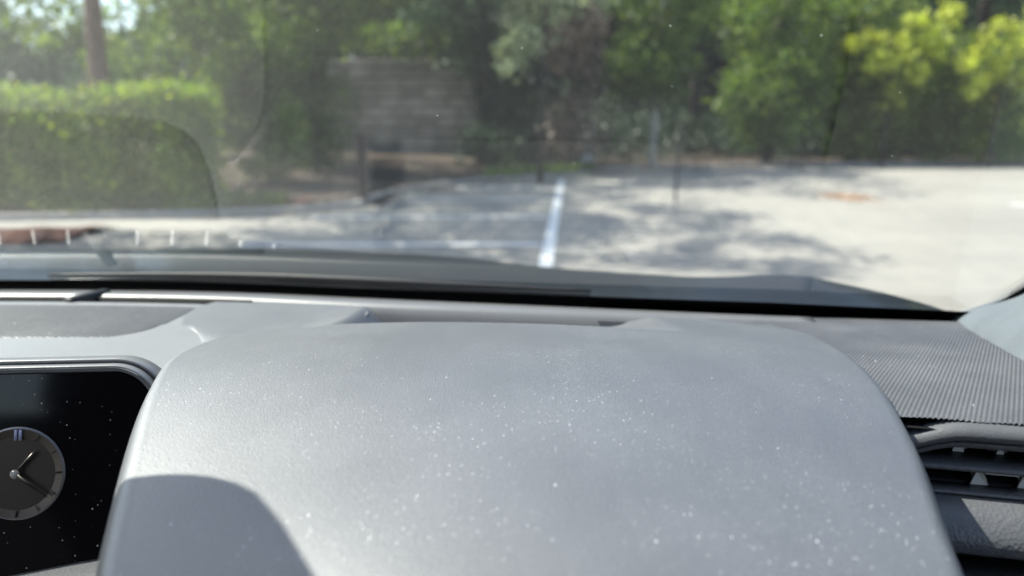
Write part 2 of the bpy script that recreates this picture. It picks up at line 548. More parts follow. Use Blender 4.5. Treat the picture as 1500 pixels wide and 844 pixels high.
P = []
for Y in rows:
    L, Rr = float(lx(Y)), float(rx(Y))
    c = CAMZ - float(crown(Y))
    rl = roll + 0.045 * float(sstep(0.58, 0.80, Y))
    rr = roll + 0.03 * float(sstep(0.58, 0.80, Y))
    top = np.linspace(0, 1, ncol)
    x = L + rl + (Rr - L - rl - rr) * top
    u = 2 * top - 1
    z = c - 0.015 * np.abs(u) ** 2.2
    zed = z[0]
    wall = 0.10
    la = [(L - 0.012, zed - wall), (L - 0.002, zed - roll)] + [(L + rl - rl * math.cos(a), zed - roll + roll * math.sin(a)) for a in np.linspace(0.25, 1.4, 7)]
    ra = [(Rr - rr + rr * math.cos(a), zed - roll + roll * math.sin(a)) for a in np.linspace(1.4, 0.25, 7)] + [(Rr + 0.002, zed - roll), (Rr + 0.012, zed - wall)]
    X = np.array([a for a, b in la] + list(x) + [a for a, b in ra])
    Z = np.array([b for a, b in la] + list(z) + [b for a, b in ra])
    # a wide trough is sunk along the far edge, from X=-0.17 to 0.14
    e0 = 0.704 - 0.20 * (X + 0.175)                    # the near edge of the trough
    inx = sstep(-0.182, -0.142, X) * (1 - sstep(0.105, 0.158, X))
    Z = Z - (0.030 - 0.016 * sstep(-0.06, 0.12, X)) * sstep(0.0, 0.011, Y - e0) * inx
    # left of the trough the lid runs out level with the dashboard
    flat = float(sstep(0.68, 0.79, Y)) * (1 - sstep(-0.235, -0.168, X))
    Z = Z * (1 - flat) + (CAMZ - 0.2225) * flat
    Yv = np.full_like(X, Y)
    P.append(np.stack([X, Yv, Z], -1))
P = np.array(P)
# pull the far rows on to the slot edge so that lid and demister bar keep an even gap
for j in range(P.shape[1]):
    for i in range(P.shape[0]):
        Y = P[i, j, 1]
        if Y > 0.78:
            x = P[i, j, 0]
            gap = np.interp(x, [-0.40, -0.27, -0.20, 0.0, 0.2], [0.022, 0.012, 0.006, 0.003, 0.0])
            lim = float(bar_front(x)) - gap
            P[i, j, 1] = 0.78 + (Y - 0.78) / (rows[-1] - 0.78) * (lim - 0.78)
last = P[-1:].copy(); last[..., 2] -= 0.05
P = np.concatenate([P, last])
hood = link('instrument_hood', grid_mesh(P), M['hood'], car)
hood['label'] = 'domed dusty grey lid over the instruments'

# --- dashboard: height field either side of the hood
def sheet(x0, x1, y0f, y1f, zf, nx, ny):
    xs = np.linspace(x0, x1, nx)
    P = np.zeros((ny, nx, 3))
    for j, x in enumerate(xs):
        ys = np.linspace(y0f(x), y1f(x), ny)
        P[:, j, 0] = x; P[:, j, 1] = ys; P[:, j, 2] = [zf(x, y) for y in ys]
    return P


def left_z(x, y):
    z = CAMZ - 0.2235
    return z


PL = sheet(-1.32, -0.170, lambda x: 0.558, lambda x: float(bar_front(x)) - 0.030, left_z, 140, 90)
e = PL[-1:].copy(); e[..., 2] -= 0.06
dash = link('dashboard', grid_mesh(np.concatenate([PL, e])), M['dash'], car)

# demister bar: the raised rounded lip between the slot and the glass
prof = [(0.10, -0.06), (-0.013, -0.085), (-0.003, -0.014), (0.0015, -0.005), (0.005, -0.0015), (0.010, 0.0), (0.030, -0.001), (0.055, -0.007), (0.078, -0.022), (0.10, -0.03)]
path = []
for x in np.linspace(-1.32, 0.34, 110):
    s = (B(x + 0.01) - B(x - 0.01)) / 0.02
    ay = Vector((-s, 1, 0)).normalized()
    path.append((Vector((x, float(bar_front(x)), CAMZ - 0.2215)), ay, Vector((0, 0, 1))))
lipo = link('demister_lip', sweep(path, prof), M['lip'], dash)
bp = [(0.004, -0.003), (-0.0015, -0.003), (-0.0035, -0.012), (-0.0035, -0.055), (0.004, -0.055)]  # black strip on the lip's front, standing in for shade inside the slot
link('slot_shade_strip', sweep([q for q in path if q[0].x < -0.315], bp), M['cavity'], dash)
# the slot floor and its fins
floorp = [(-0.034, -0.004), (0.002, -0.004), (0.002, 0.0), (-0.034, 0.0)]
fp = [(o + Vector((0, 0, -0.055)), a, b) for o, a, b in path if o.x < -0.2]
link('demister_duct', sweep(fp, floorp), M['cavity'], dash)
for k in range(17):
    x = -0.315 - 0.0455 * k
    y = float(bar_front(x))
    def fn(bm, x=x, y=y):
        box_bm(bm, (0, 0, 0), (0.0045, 0.0285, 0.030), 0.001,
               Matrix.Translation((x, y - 0.0155, CAMZ - 0.2235 - 0.0225)) @ Matrix.Rotation(R(12), 4, 'Z'))
    link('demister_fin', bm_mesh(fn), M['fin'], dash)
# the broad divider standing in the slot
xd = -0.545
def fn(bm):
    box_bm(bm, (0, 0, 0), (0.016, 0.060, 0.030), 0.004,
           Matrix.Translation((xd, float(bar_front(xd)) - 0.004, CAMZ - 0.2235 - 0.0095)) @ Matrix.Rotation(R(-22), 4, 'Z'))
link('demister_divider', bm_mesh(fn), M['black'], dash)


# --- woven panels (real relief)
def woven(poly_keep, x0, x1, y0, y1, zf, pitch, amp, rot, samples=5, z_add=0.0025, soft=0.0):
    st = pitch / samples
    xs = np.arange(x0, x1, st); ys = np.arange(y0, y1, st)
    X, Y = np.meshgrid(xs, ys)
    c, s = math.cos(rot), math.sin(rot)
    U, V = (X * c + Y * s) / pitch, (-X * s + Y * c) / pitch
    row = np.floor(V)
    ph = U + 0.5 * (row % 2)
    h = np.abs(np.sin(math.pi * ph)) ** 0.9 * np.abs(np.sin(math.pi * V)) ** 0.9
    rel = z_add + amp * (h - 0.6)
    if soft:
        e = [poly_keep(X + a, Y + b).astype(float) for a, b in ((soft, 0), (-soft, 0), (0, soft), (0, -soft), (soft * .5, 0), (-soft * .5, 0), (0, soft * .5), (0, -soft * .5))]
        wgt = np.clip(sum(e) / 8 * 2 - 1, 0, 1)
        rel = -0.0004 + np.maximum(rel, 0.0006) * wgt
    Z = zf(X, Y) + rel
    P = np.stack([X, Y, Z], -1)
    cx, cy = (X[:-1, :-1] + X[1:, 1:]) / 2, (Y[:-1, :-1] + Y[1:, 1:]) / 2
    return grid_mesh(P, poly_keep(cx, cy))


def keep_grille(x, y):
    y1 = bar_front(x) - 0.046
    y0 = 0.742
    xr = -0.385 + 0.10 * (y - 0.80)
    ok = (y < y1) & (y > y0) & (x < xr)
    r = 0.05                                         # rounded near corner
    cxx, cyy = -0.389 - r, y0 + r
    ok &= ~((x > cxx) & (y < cyy) & ((x - cxx) ** 2 + (y - cyy) ** 2 > r * r))
    return ok


gr = link('speaker_grille', woven(keep_grille, -1.15, -0.36, 0.735, 0.93, lambda X, Y: np.full_like(X, CAMZ - 0.2235), 0.0046, 0.0016, R(24), 4, 0.0012, 0.004), M['grille'], dash)

# right side: a woven corner panel and its carrier
def right_z(x, y):
    x, y = np.asarray(x, float), np.asarray(y, float)
    return CAMZ - (0.196 + 0.030 * sstep(0.44, 0.84, y)) + 0.006 * sstep(0.36, 0.62, x) * sstep(0.86, 0.55, y)


LIPY = 0.455


def keep_panel(x, y):
    y1 = np.minimum(bar_front(x) + 0.030, 0.865 - 0.02 * sstep(0.3, 0.55, x))
    return (y < y1) & (y > LIPY - 0.21 * (x - 0.30)) & (x > 0.225 + 0.12 * sstep(0.82, 0.70, y) * 0)


pr = link('corner_panel', woven(keep_panel, 0.21, 0.66, 0.37, 0.89, right_z, 0.0033, 0.0016, R(-8), 4), M['weave'], dash)
PRc = sheet(0.10, 0.75, lambda x: LIPY - 0.21 * (x - 0.30) - 0.004, lambda x: B(x) - 0.01, lambda x, y: float(right_z(x, y)) - 0.004, 60, 60)
link('corner_carrier', grid_mesh(PRc), M['black'], dash)

# --- side air vent at the right end, turned towards the driver
VO = on_y(1420, 632, 0.452)
VM = Matrix.Translation(VO) @ Matrix.Rotation(R(-12), 4, 'Z')
vent = None


def vbar(name, prof, x0, x1, mat, parent, zf=lambda x: 0.0, n=40):
    path = []
    for x in np.linspace(x0, x1, n):
        path.append((VM @ Vector((x, 0, zf(x))), (VM.to_3x3() @ Vector((0, 1, 0))), Vector((0, 0, 1))))
    return link(name, sweep(path, prof), mat, parent)


def lip_z(x):       # the opening narrows at its left end
    return -0.011 * (1 - float(sstep(-0.045, 0.0, x))) ** 1.3


vent = vbar('air_vent', [(0.012, 0.006), (0.004, 0.0055), (-0.002, 0.003), (-0.005, -0.001), (-0.004, -0.005), (0.002, -0.0065), (0.012, -0.0065)], -0.14, 0.20, M['ventlip'], car, lip_z)
vbar('inner_rim', [(0.010, -0.0075), (0.000, -0.0075), (-0.001, -0.0085), (0.0, -0.0115), (0.004, -0.0125), (0.010, -0.0125)], -0.14, 0.20, M['trim'], vent, lip_z)
vbar('cavity', [(0.013, -0.0065), (0.06, -0.006), (0.06, -0.085), (0.01, -0.085), (0.01, -0.083), (0.057, -0.08), (0.057, -0.010), (0.013, -0.0105)], -0.14, 0.20, M['cavity'], vent)
vbar('blade', [(0.0, -0.0245), (0.001, -0.0232), (0.022, -0.0200), (0.022, -0.0225), (0.002, -0.0270), (0.0, -0.0265)], -0.14, 0.20, M['trim'], vent, lambda x: -0.002)
vbar('blade', [(0.016, -0.043), (0.017, -0.0415), (0.040, -0.038), (0.040, -0.041), (0.018, -0.0455), (0.016, -0.045)], -0.14, 0.20, M['black'], vent, lambda x: -0.001)
for (fx, fz, fy) in ((0.0, -0.0215, 0.014), (0.0265, -0.0235, 0.014), (0.0535, -0.0245, 0.014), (0.0125, -0.0395, 0.008), (0.041, -0.0405, 0.008), (0.0695, -0.0415, 0.008)):
    def fn(bm, fx=fx, fz=fz, fy=fy):
        # wedge shaped deflector: ridge on top, sloping to both sides
        v = [Vector(p) for p in ((-0.0075, 0, -0.012), (0.0135, 0, -0.012), (0.0015, 0.007, 0.0052), (-0.006, 0.022, -0.012), (0.016, 0.022, -0.012), (0.008, 0.022, 0.0052))]
        bv = [bm.verts.new(VM @ (p + Vector((fx, fy, fz)))) for p in v]
        for f in ((0, 1, 2), (5, 4, 3), (0, 2, 5, 3), (1, 4, 5, 2), (0, 3, 4, 1)):
            bm.faces.new([bv[i] for i in f])
        bmesh.ops.recalc_face_normals(bm, faces=bm.faces)
    link('fin', bm_mesh(fn), M['fin'], vent, smooth=False)
vbar('lower_ledge', [(0.012, -0.0425), (0.000, -0.0425), (-0.002, -0.0432), (-0.002, -0.0446), (0.012, -0.0446)], -0.14, 0.20, M['trim'], vent)
trim = vbar('padded_trim', [(0.012, -0.0455), (-0.006, -0.0455), (-0.012, -0.047), (-0.019, -0.052), (-0.025, -0.059), (-0.028, -0.066), (-0.027, -0.072), (-0.020, -0.0775), (0.0, -0.079), (0.012, -0.079)], -0.16, 0.22, M['trim'], car)
vbar('lower_recess', [(0.02, -0.079), (0.03, -0.16), (0.05, -0.16), (0.05, -0.079)], -0.16, 0.22, M['cavity'], trim)
vbar('lower_shelf', [(0.02, -0.098), (-0.02, -0.099), (-0.045, -0.103), (-0.05, -0.112), (0.02, -0.112)], -0.20, 0.22, M['dash'], trim)

# --- centre display with the analogue clock behind its glass
SY, STILT = 0.545, R(14)
SO = on_y(238, 528, SY)                                # its top right corner (before rounding)
sx_ax = Matrix.Rotation(R(4), 3, 'Z') @ Vector((1, 0, 0))
sz_ax = Vector((0, math.sin(STILT), math.cos(STILT)))
sn_ax = sz_ax.cross(sx_ax)                             # points away from the driver
sn_ax.normalize()
SW, SH, SR = 0.40, 0.186, 0.040


def rrect(inset, n=14):
    """rounded rectangle, u from -SW..0, v from -SH..0"""
    r = max(SR - inset, 0.003)
    pts = []
    for (cx, cy, a0) in ((-inset - r, -inset - r, 0), (-SW + inset + r, -inset - r, 90), (-SW + inset + r, -SH + inset + r, 180), (-inset - r, -SH + inset + r, 270)):
        for k in range(n + 1):
            a = R(a0 + 90 * k / n)
            pts.append((cx + r * math.cos(a), cy + r * math.sin(a)))
    return pts


def sp(u, v, d): return SO + sx_ax * u + sz_ax * v + sn_ax * d


def ring_mesh(rings, cap=False):
    V, Fc = [], []
    n = None
    for inset, d in rings:
        p = rrect(inset); n = len(p)
        V += [tuple(sp(u, v, d)) for u, v in p]
    for k in range(len(rings) - 1):
        for q in range(n):
            Fc.append((k * n + q, k * n + (q + 1) % n, (k + 1) * n + (q + 1) % n, (k + 1) * n + q))
    if cap:
        Fc.append(tuple(range((len(rings) - 1) * n, len(rings) * n)))
    me = bpy.data.meshes.new('m'); me.from_pydata(V, [], Fc)
    bm = bmesh.new(); bm.from_mesh(me); bmesh.ops.recalc_face_normals(bm, faces=bm.faces)
    bm.to_mesh(me); bm.free()
    return me


disp = link('display_screen', ring_mesh([(0.0075, 0.012), (0.0085, 0.0075), (0.009, 0.0075), (0.20 * 0.06, 0.0075)], cap=True), M['screen'], car)
disp['label'] = 'black glass display with a round analogue clock'
link('bezel', ring_mesh([(0.003, 0.034), (-0.003, 0.026), (-0.002, 0.0115), (-0.0012, 0.0100), (0.0005, 0.0100), (0.0007, 0.0128), (0.0018, 0.0128), (0.0020, 0.0098), (0.0028, 0.0040), (0.0036, 0.0030), (0.0046, 0.0030), (0.005, 0.0045)]), M['bezel'], disp)
link('inner_bezel', ring_mesh([(0.005, 0.0035), (0.0058, 0.0042), (0.0068, 0.0042), (0.0078, 0.0052), (0.0084, 0.0085)]), M['bezel'], disp)
# clock centre
def hit_screen(px, py, d):
    dr = ray(px, py); o = Vector((0, 0, CAMZ))
    q = SO + sn_ax * d
    t = (q - o).dot(sn_ax) / dr.dot(sn_ax)
    p = o + dr * t - SO
    return p.dot(sx_ax), p.dot(sz_ax)


cu, cv = hit_screen(28, 690, 0.0068)
cu2, _ = hit_screen(98, 690, 0.0068)
CR = cu2 - cu


def disc_mesh(r0, r1, d0, d1, n=64):
    V, Fc = [], []
    if r0 == 0:
        V.append(tuple(sp(cu, cv, d0)))
        for k in range(n):
            a = 2 * math.pi * k / n; V.append(tuple(sp(cu + r1 * math.cos(a), cv + r1 * math.sin(a), d1)))
        Fc = [(0, 1 + k, 1 + (k + 1) % n) for k in range(n)]
    else:
        for r, d in ((r0, d0), (r1, d1)):
            for k in range(n):
                a = 2 * math.pi * k / n; V.append(tuple(sp(cu + r * math.cos(a), cv + r * math.sin(a), d)))
        Fc = [(k, (k + 1) % n, n + (k + 1) % n, n + k) for k in range(n)]
    me = bpy.data.meshes.new('m'); me.from_pydata(V, [], Fc)
    bm = bmesh.new(); bm.from_mesh(me); bmesh.ops.recalc_face_normals(bm, faces=bm.faces)
    for f in bm.faces:
        if f.normal.dot(sn_ax) > 0: f.normal_flip()
    bm.to_mesh(me); bm.free()
    return me


def clock_bar(a_deg, r0, r1, w0, w1, d, thick=0.0006, off=0.0):
    a = R(90 - a_deg)
    c, s = math.cos(a), math.sin(a)
    def fn(bm):
        vs = []
        for dd in (d, d - thick):
            for (r, wd) in ((r0, -w0), (r0, w0), (r1, w1), (r1, -w1)):
                vs.append(bm.verts.new(sp(cu + r * c - (wd + off) * s, cv + r * s + (wd + off) * c, dd)))
        for f in ((0, 1, 2, 3), (7, 6, 5, 4), (0, 4, 5, 1), (1, 5, 6, 2), (2, 6, 7, 3), (3, 7, 4, 0)):
            bm.faces.new([vs[i] for i in f])
        bmesh.ops.recalc_face_normals(bm, faces=bm.faces)
    return bm_mesh(fn)


link('clock_dial', disc_mesh(0, CR * 0.80, 0.0070, 0.0070), M['dial'], disp)
link('chapter_ring', disc_mesh(CR * 0.80, CR * 0.97, 0.0070, 0.0062), M['dialring'], disp)
link('clock_rim', disc_mesh(CR * 0.97, CR * 1.01, 0.0060, 0.0070), M['bezel'], disp)
for k in range(1, 12):
    link('hour_mark', clock_bar(30 * k, CR * 0.80, CR * 0.94, 0.0007 if k % 3 == 0 else 0.0003, 0.0007 if k % 3 == 0 else 0.0003, 0.0059, 0.0003), M['mark'], disp)
for o in (-0.0017, 0.0017):
    link('twelve_mark', clock_bar(2, CR * 0.72, CR * 0.95, 0.0010, 0.0011, 0.0057, 0.0003, o), M['mark12'], disp)
link('hour_hand', clock_bar(40, -CR * 0.08, CR * 0.62, 0.0018, 0.0010, 0.0052), M['hand'], disp)
link('minute_hand', clock_bar(127, -CR * 0.08, CR * 0.84, 0.0014, 0.0007, 0.0042), M['hand'], disp)
link('clock_hub', disc_mesh(0, CR * 0.10, 0.0034, 0.0037, 24), M['hub'], disp)
# lower console under the display
lc = [(0.02, 0.0), (-0.02, -0.003), (-0.045, -0.012), (-0.05, -0.03), (0.02, -0.03)]
ca, cb = on_y(0, 848, 0.50), on_y(140, 829, 0.50)
lp = [(Vector((x, 0.50, ca.z + (cb.z - ca.z) * (x - ca.x) / (cb.x - ca.x))), Vector((0, 1, 0)), Vector((0, 0, 1))) for x in np.linspace(-0.8, -0.12, 20)]
link('centre_console', sweep(lp, lc), M['trim'], car)

# --- windscreen, its black printed edge, pillar
def ws(x, s, off=0.0):
    """point on the glass: x along the base, s metres up the slope"""
    sl = (B(x + 0.01) - B(x - 0.01)) / 0.02
    nrm = Vector((0, math.sin(ALPHA), math.cos(ALPHA)))
    xx = XC + (x - XC) * (1 - 0.10 * s)
    return Vector((xx, B(x) - math.cos(ALPHA) * s, BASE_Z + math.sin(ALPHA) * s)) + nrm * off


XR, XL, WL = 0.556, -1.40, 0.98
xs = np.linspace(XL, XR, 60); ss = np.linspace(0, WL, 30)
inner = np.array([[ws(x, s, 0) for x in xs] for s in ss]); outer = np.array([[ws(x, s, 0.005) for x in xs] for s in ss])
me_i, me_o = grid_mesh(inner), grid_mesh(outer)
bm = bmesh.new(); bm.from_mesh(me_i)
bmesh.ops.reverse_faces(bm, faces=bm.faces)
bm.from_mesh(me_o)
bm.verts.ensure_lookup_table()
n_in = inner.shape[0] * inner.shape[1]
idx = np.arange(n_in).reshape(inner.shape[:2])
loop = list(idx[0, :]) + list(idx[1:, -1]) + list(idx[-1, -2::-1]) + list(idx[-2:0:-1, 0])
for a, b in zip(loop, loop[1:] + loop[:1]):
    bm.faces.new([bm.verts[int(a)], bm.verts[int(b)], bm.verts[int(b) + n_in], bm.verts[int(a) + n_in]])
bmesh.ops.recalc_face_normals(bm, faces=bm.faces)
me = bpy.data.meshes.new('m'); bm.to_mesh(me); bm.free()
glass = link('windscreen', me, M['glass'], car)
glass['label'] = 'sloping windscreen glass with specks of dust'

# printed band: along the base, turning up the right and left edges, ending in a row of teeth
def band(pts_in, pts_out, off=-0.0035, th=0.002):
    P = np.array([[p for p in pts_in], [q for q in pts_out]])
    return grid_mesh(P)


fr_in, fr_out = [], []
xs = np.linspace(XL + 0.005, XR - 0.005, 200)
hb = lambda x: 0.058 + 0.0 * x
for x in xs:
    fr_in.append(ws(x, 0.0, -0.003)); fr_out.append(ws(x, float(np.interp(x, [-1.4, -0.2, 0.3, 0.556], [0.058, 0.056, 0.062, 0.05])), -0.003))
link('printed_edge', band(fr_in, fr_out), M['frit'], glass)
fr_in, fr_out = [], []
sl = np.linspace(0.0, WL, 330)
for k, s in enumerate(sl):
    wdt = 0.020 + 0.045 * math.exp(-s / 0.035) + (0.0035 if k % 2 else 0.0)
    fr_in.append(ws(XR - 0.002, s, -0.0045)); fr_out.append(ws(XR - wdt, s, -0.0045))
link('printed_edge', band(fr_in, fr_out), M['frit'], glass)
fr_in, fr_out = [], []
for k, s in enumerate(sl):
    wdt = 0.03 + 0.05 * math.exp(-s / 0.06) + (0.0035 if k % 2 else 0.0)
    fr_in.append(ws(XL + 0.002, s, -0.0045)); fr_out.append(ws(XL + wdt, s, -0.0045))
link('printed_edge', band(fr_in, fr_out), M['frit'], glass)

# right pillar trim: a broad cloth clad strip that climbs from the corner of the dash along the glass edge
plo = [on_y(*q) for q in ((1398, 474, .842), (1450, 508, .72), (1500, 545, .62), (1560, 600, .53), (1640, 680, .44), (1800, 820, .36))]
pup = [on_y(*q) for q in ((1402, 474, .845), (1450, 460, .80), (1500, 444, .755), (1600, 400, .67), (1800, 280, .56), (2300, 60, .40))]
rowsP = []
for tt in np.linspace(0, 5, 40):
    k = min(int(tt), 4); f_ = tt - k
    a, b = plo[k].lerp(plo[k + 1], f_), pup[k].lerp(pup[k + 1], f_)
    rowsP.append([a.lerp(b, q) + Vector((-0.010, -0.018, 0.006)) * math.sin(math.pi * q) * min(1, tt) for q in np.linspace(0, 1, 12)])
pil = link('pillar_trim', grid_mesh(np.array(rowsP)), M['pillar'], car)
so_ = pil.modifiers.new('thick', 'SOLIDIFY'); so_.thickness = 0.012; so_.offset = -1

# --- bonnet and wings outside the glass
cr = [(-750, 368, 1.55), (-400, 366, 1.6), (0, 366, 1.62), (300, 365, 1.62), (450, 366, 1.60), (600, 372, 1.55), (700, 380, 1.50), (800, 391, 1.42), (900, 399, 1.32), (1000, 405, 1.22), (1080, 405, 1.14),
      (1150, 403, 1.08), (1210, 411, 1.04), (1290, 428, 1.0), (1360, 447, 0.975), (1420, 468, 0.955), (1470, 492, 0.94)]
cpx = [on_y(*c) for c in cr]
cX = spline(range(len(cpx)), [p.x for p in cpx]); cY = spline(range(len(cpx)), [p.y for p in cpx]); cZ = spline(range(len(cpx)), [p.z for p in cpx])
rowsP = []
for tt in np.linspace(0, len(cpx) - 1, 90):
    a = Vector((float(cX(tt)), float(cY(tt)), float(cZ(tt))))
    # nearer end by the glass base
    xb = np.interp(a.x, [-1.7, -1.3, 0.50, 0.66], [-1.42, -1.3, 0.53, 0.60])
    b = Vector((xb, B(xb) + 0.045, min(BASE_Z + 0.004, a.z - 0.012)))
    nose = Vector((XC + (a.x - XC) * 0.93, 2.10 - 0.18 * abs((a.x - XC) / 0.9) ** 2.5, a.z - 0.16))
    row = []
    for q in np.linspace(0, 1, 16):
        p = b.lerp(a, q); p.z += 0.004 * math.sin(math.pi * q) * (1 if a.y > 1.3 else 0.2)
        row.append(p)
    sl_ = (CAMZ - a.z) / a.y * 1.03
    drop_end = sl_ * (nose.y - a.y) + 0.05
    for q in np.linspace(0.06, 1, 14):
        p = a.lerp(nose, q); p.z = a.z - sl_ * (nose.y - a.y) * q - 0.05 * q * q
        row.append(p)
    nose.z = a.z - drop_end
    row.append(nose + Vector((0, 0.06, -0.10))); row.append(nose + Vector((0, 0.08, -0.35))); row.append(nose + Vector((0, 0.02, -0.75)))
    rowsP.append(row)
link('bonnet', grid_mesh(np.array(rowsP)), M['paint'], car)
# scuttle panel and wiper
sc = [(0.075, -0.012), (0.0, -0.02), (0.0, -0.04), (0.075, -0.04)]
link('scuttle', sweep([(Vector((x, B(x) - 0.012, BASE_Z + 0.012)), Vector((0, 1, 0)), Vector((0, 0, 1))) for x in np.linspace(-1.40, 0.56, 80)], sc), M['black'], car)
wp = [ws(x, 0.026 + 0.008 * math.sin((x + 0.62) / 0.72 * math.pi), 0.016) for x in np.linspace(-0.64, 0.10, 24)]
wip = link('wiper', tubes_mesh([(wp, [0.0025 + 0.0025 * math.sin(math.pi * k / 23) for k in range(24)], 10)]), M['black'], car)
link('wiper_blade', tubes_mesh([([p + Vector((0, 0.004, -0.008)) for p in wp], [0.003] * 24, 6)]), M['frit'], wip)

# --- cabin behind the camera: roof, doors, seat back, mirror housing
top = [ws(x, WL, 0) for x in np.linspace(XL, XR, 30)]
rowsP = []
for k, yy in enumerate(np.linspace(0, 1, 16)):
    row = []
    for p in top:
        q = Vector(p); q.y = p.y * (1 - yy) + (-2.3) * yy; q.z = p.z + 0.09 * math.sin(math.pi * min(1, yy * 1.1)) ** 0.8 * (1 - ((p.x - XC) / 1.1) ** 2) - 0.03 * yy
        row.append(q)
    rowsP.append(row)
roof = link('roof', grid_mesh(np.array(rowsP)), M['liner'], car)
sol = roof.modifiers.new('thick', 'SOLIDIFY'); sol.thickness = 0.03; sol.offset = 1
for sx, xx in ((1, XC + 0.93), (-1, XC - 0.93)):
    def fn(bm, xx=xx):
        box_bm(bm, (xx, -0.75, 0.72), (0.06, 3.0, 0.74), 0.02)
        box_bm(bm, (xx - 0.07 * sx, -0.95, 1.33), (0.05, 0.12, 0.62), 0.015)
        box_bm(bm, (xx - 0.07 * sx, -2.15, 1.33), (0.05, 0.40, 0.62), 0.015)
    link('door', bm_mesh(fn), M['cabin'], car)
def fn(bm):
    box_bm(bm, (XC, -2.3, 0.95), (1.8, 0.08, 1.35), 0.03)
    box_bm(bm, (XC, -0.8, 0.36), (1.8, 3.0, 0.05), 0.01)
link('cabin_shell', bm_mesh(fn), M['cabin'], car)
for xx in (0.0, -0.8):
    def fn(bm, xx=xx):
        Mx = Matrix.Translation((xx, -0.62, 0.98)) @ Matrix.Rotation(R(14), 4, 'X')
        box_bm(bm, (0, 0, 0), (0.50, 0.14, 0.66), 0.05, Mx, 3)
        box_bm(bm, (0, 0.0, 0.43), (0.27, 0.10, 0.19), 0.04, Mx, 3)
        box_bm(bm, (xx, -0.28, 0.58), (0.50, 0.54, 0.14), 0.05, None, 3)
    link('seat', bm_mesh(fn), M['cabin'], car)
# sensor housing behind the mirror, on the glass, just above the picture
def to_glass(p):
    """where a ray from p towards the sun meets the glass -> (x along base, s)"""
    for t in np.linspace(0.05, 1.5, 3000):
        q = p + to_sun * t
        sl_ = (B(q.x) - q.y) / math.cos(ALPHA)
        if q.z > BASE_Z + math.sin(ALPHA) * sl_:
            return XC + (q.x - XC) / (1 - 0.10 * sl_), sl_


hx, hs0 = to_glass(Vector((-0.138, 0.377, CAMZ - 0.182)))
hx2, hs2 = to_glass(Vector((-0.076, 0.287, CAMZ - 0.196)))
def fn(bm):
    vs = []
    top_s = max(WL - 0.01, hs2 + 0.02)
    outl = ((hx - 0.15, hs0), (hx - 0.060, hs0 - 0.001), (hx - 0.034, hs0 + 0.003), (hx - 0.016, hs0 + 0.011), (hx - 0.004, hs0 + 0.022), (hx + (hx2 - hx) * 0.42, hs0 + (hs2 - hs0) * 0.52), (hx2, hs2), (hx2 + 0.004, top_s), (hx - 0.24, top_s), (hx - 0.235, hs0 + 0.095), (hx - 0.172, hs0 + 0.016))
    n = len(outl)
    for off, sh in ((-0.006, 0.0), (-0.04, 0.006)):
        for (x, q) in outl:
            vs.append(bm.verts.new(ws(x, q + sh, off)))
    bm.faces.new(vs[:n]); bm.faces.new(vs[n:][::-1])
    for k in range(n):
        bm.faces.new([vs[k], vs[(k + 1) % n], vs[n + (k + 1) % n], vs[n + k]])
    bmesh.ops.recalc_face_normals(bm, faces=bm.faces)
    bmesh.ops.bevel(bm, geom=list(bm.edges), offset=0.004, segments=2, affect='EDGES')
link('sensor_housing', bm_mesh(fn), M['black'], car)

# ------------------------------------------------------------------ THE GROUND
edge = [(-70, 9.2), (-12, 10.2), (-7.1, 10.3), (-4.4, 10.8), (-3.2, 11.2), (-2.45, 12.0), (-2.3, 13.6), (-1.6, 15.4), (-0.5, 17.0), (1.3, 18.2), (2.3, 19.8), (4.2, 21.3), (7, 22.3), (16.6, 24.0), (40, 26), (70, 28)]
ex, ey = [a for a, b in edge], [b for a, b in edge]


def edge_y(x): return np.interp(x, ex, ey)


gx = np.concatenate([np.linspace(-600, -60, 10)[:-1], np.linspace(-60, 60, 121), np.linspace(60, 600, 10)[1:]])
gy = np.concatenate([np.linspace(-400, -20, 8)[:-1], np.linspace(-20, 70, 121), np.linspace(70, 900, 12)[1:]])
X, Y = np.meshgrid(gx, gy)
dy = Y - edge_y(X)
Z = -0.012 + 0.09 * sstep(0.0, 0.9, dy) + 0.3 * sstep(2, 13, dy) + 0.06 * np.sin(X * 1.7 + Y * 0.6) * np.sin(Y * 1.3) * sstep(0.8, 3, dy)
gnd = link('ground', grid_mesh(np.stack([X, Y, Z], -1)), M['soil'])
tag(gnd, kind='structure')
# car park sheet
xs = np.unique(np.concatenate([np.linspace(-70, 70, 141), np.array(ex)]))
Pk = np.array([[(x, -60 + (float(edge_y(x)) + 60 - 0.05) * q, 0.0) for x in xs] for q in np.linspace(0, 1, 12)])
tag(link('car_park', grid_mesh(Pk), M['asphalt']), kind='structure')
# kerb
kp = []
pts = [Vector((a, b - 0.05, 0)) for a, b in edge]
dense = []
for a, b in zip(pts, pts[1:]):
    for q in np.linspace(0, 1, 6)[:-1]: dense.append(a.lerp(b, q))
dense.append(pts[-1])
for k, p in enumerate(dense):
    d = (dense[min(k + 1, len(dense) - 1)] - dense[max(k - 1, 0)]).normalized()
    kp.append((p, Vector((-d.y, d.x, 0)), Vector((0, 0, 1))))
tag(link('kerb', sweep(kp, [(0, -0.05), (0.002, 0.085), (0.02, 0.10), (0.12, 0.10), (0.125, -0.05)]), M['kerb']), kind='structure')


def stripe(name, a, b, wd, mat, z):
    a, b = Vector((*a, 0)), Vector((*b, 0))
    d = (b - a).normalized(); n = Vector((-d.y, d.x, 0)) * wd / 2
    P = []
    N = 40
    for k in range(N + 1):
        p = a.lerp(b, k / N)
        j = [random.uniform(-0.006, 0.006) for _ in range(2)]
        P.append([p - n * (1 + j[0]) + Vector((0, 0, z)), p + n * (1 + j[1]) + Vector((0, 0, z))])
    return tag(link(name, grid_mesh(np.array(P))  , mat), kind='structure')


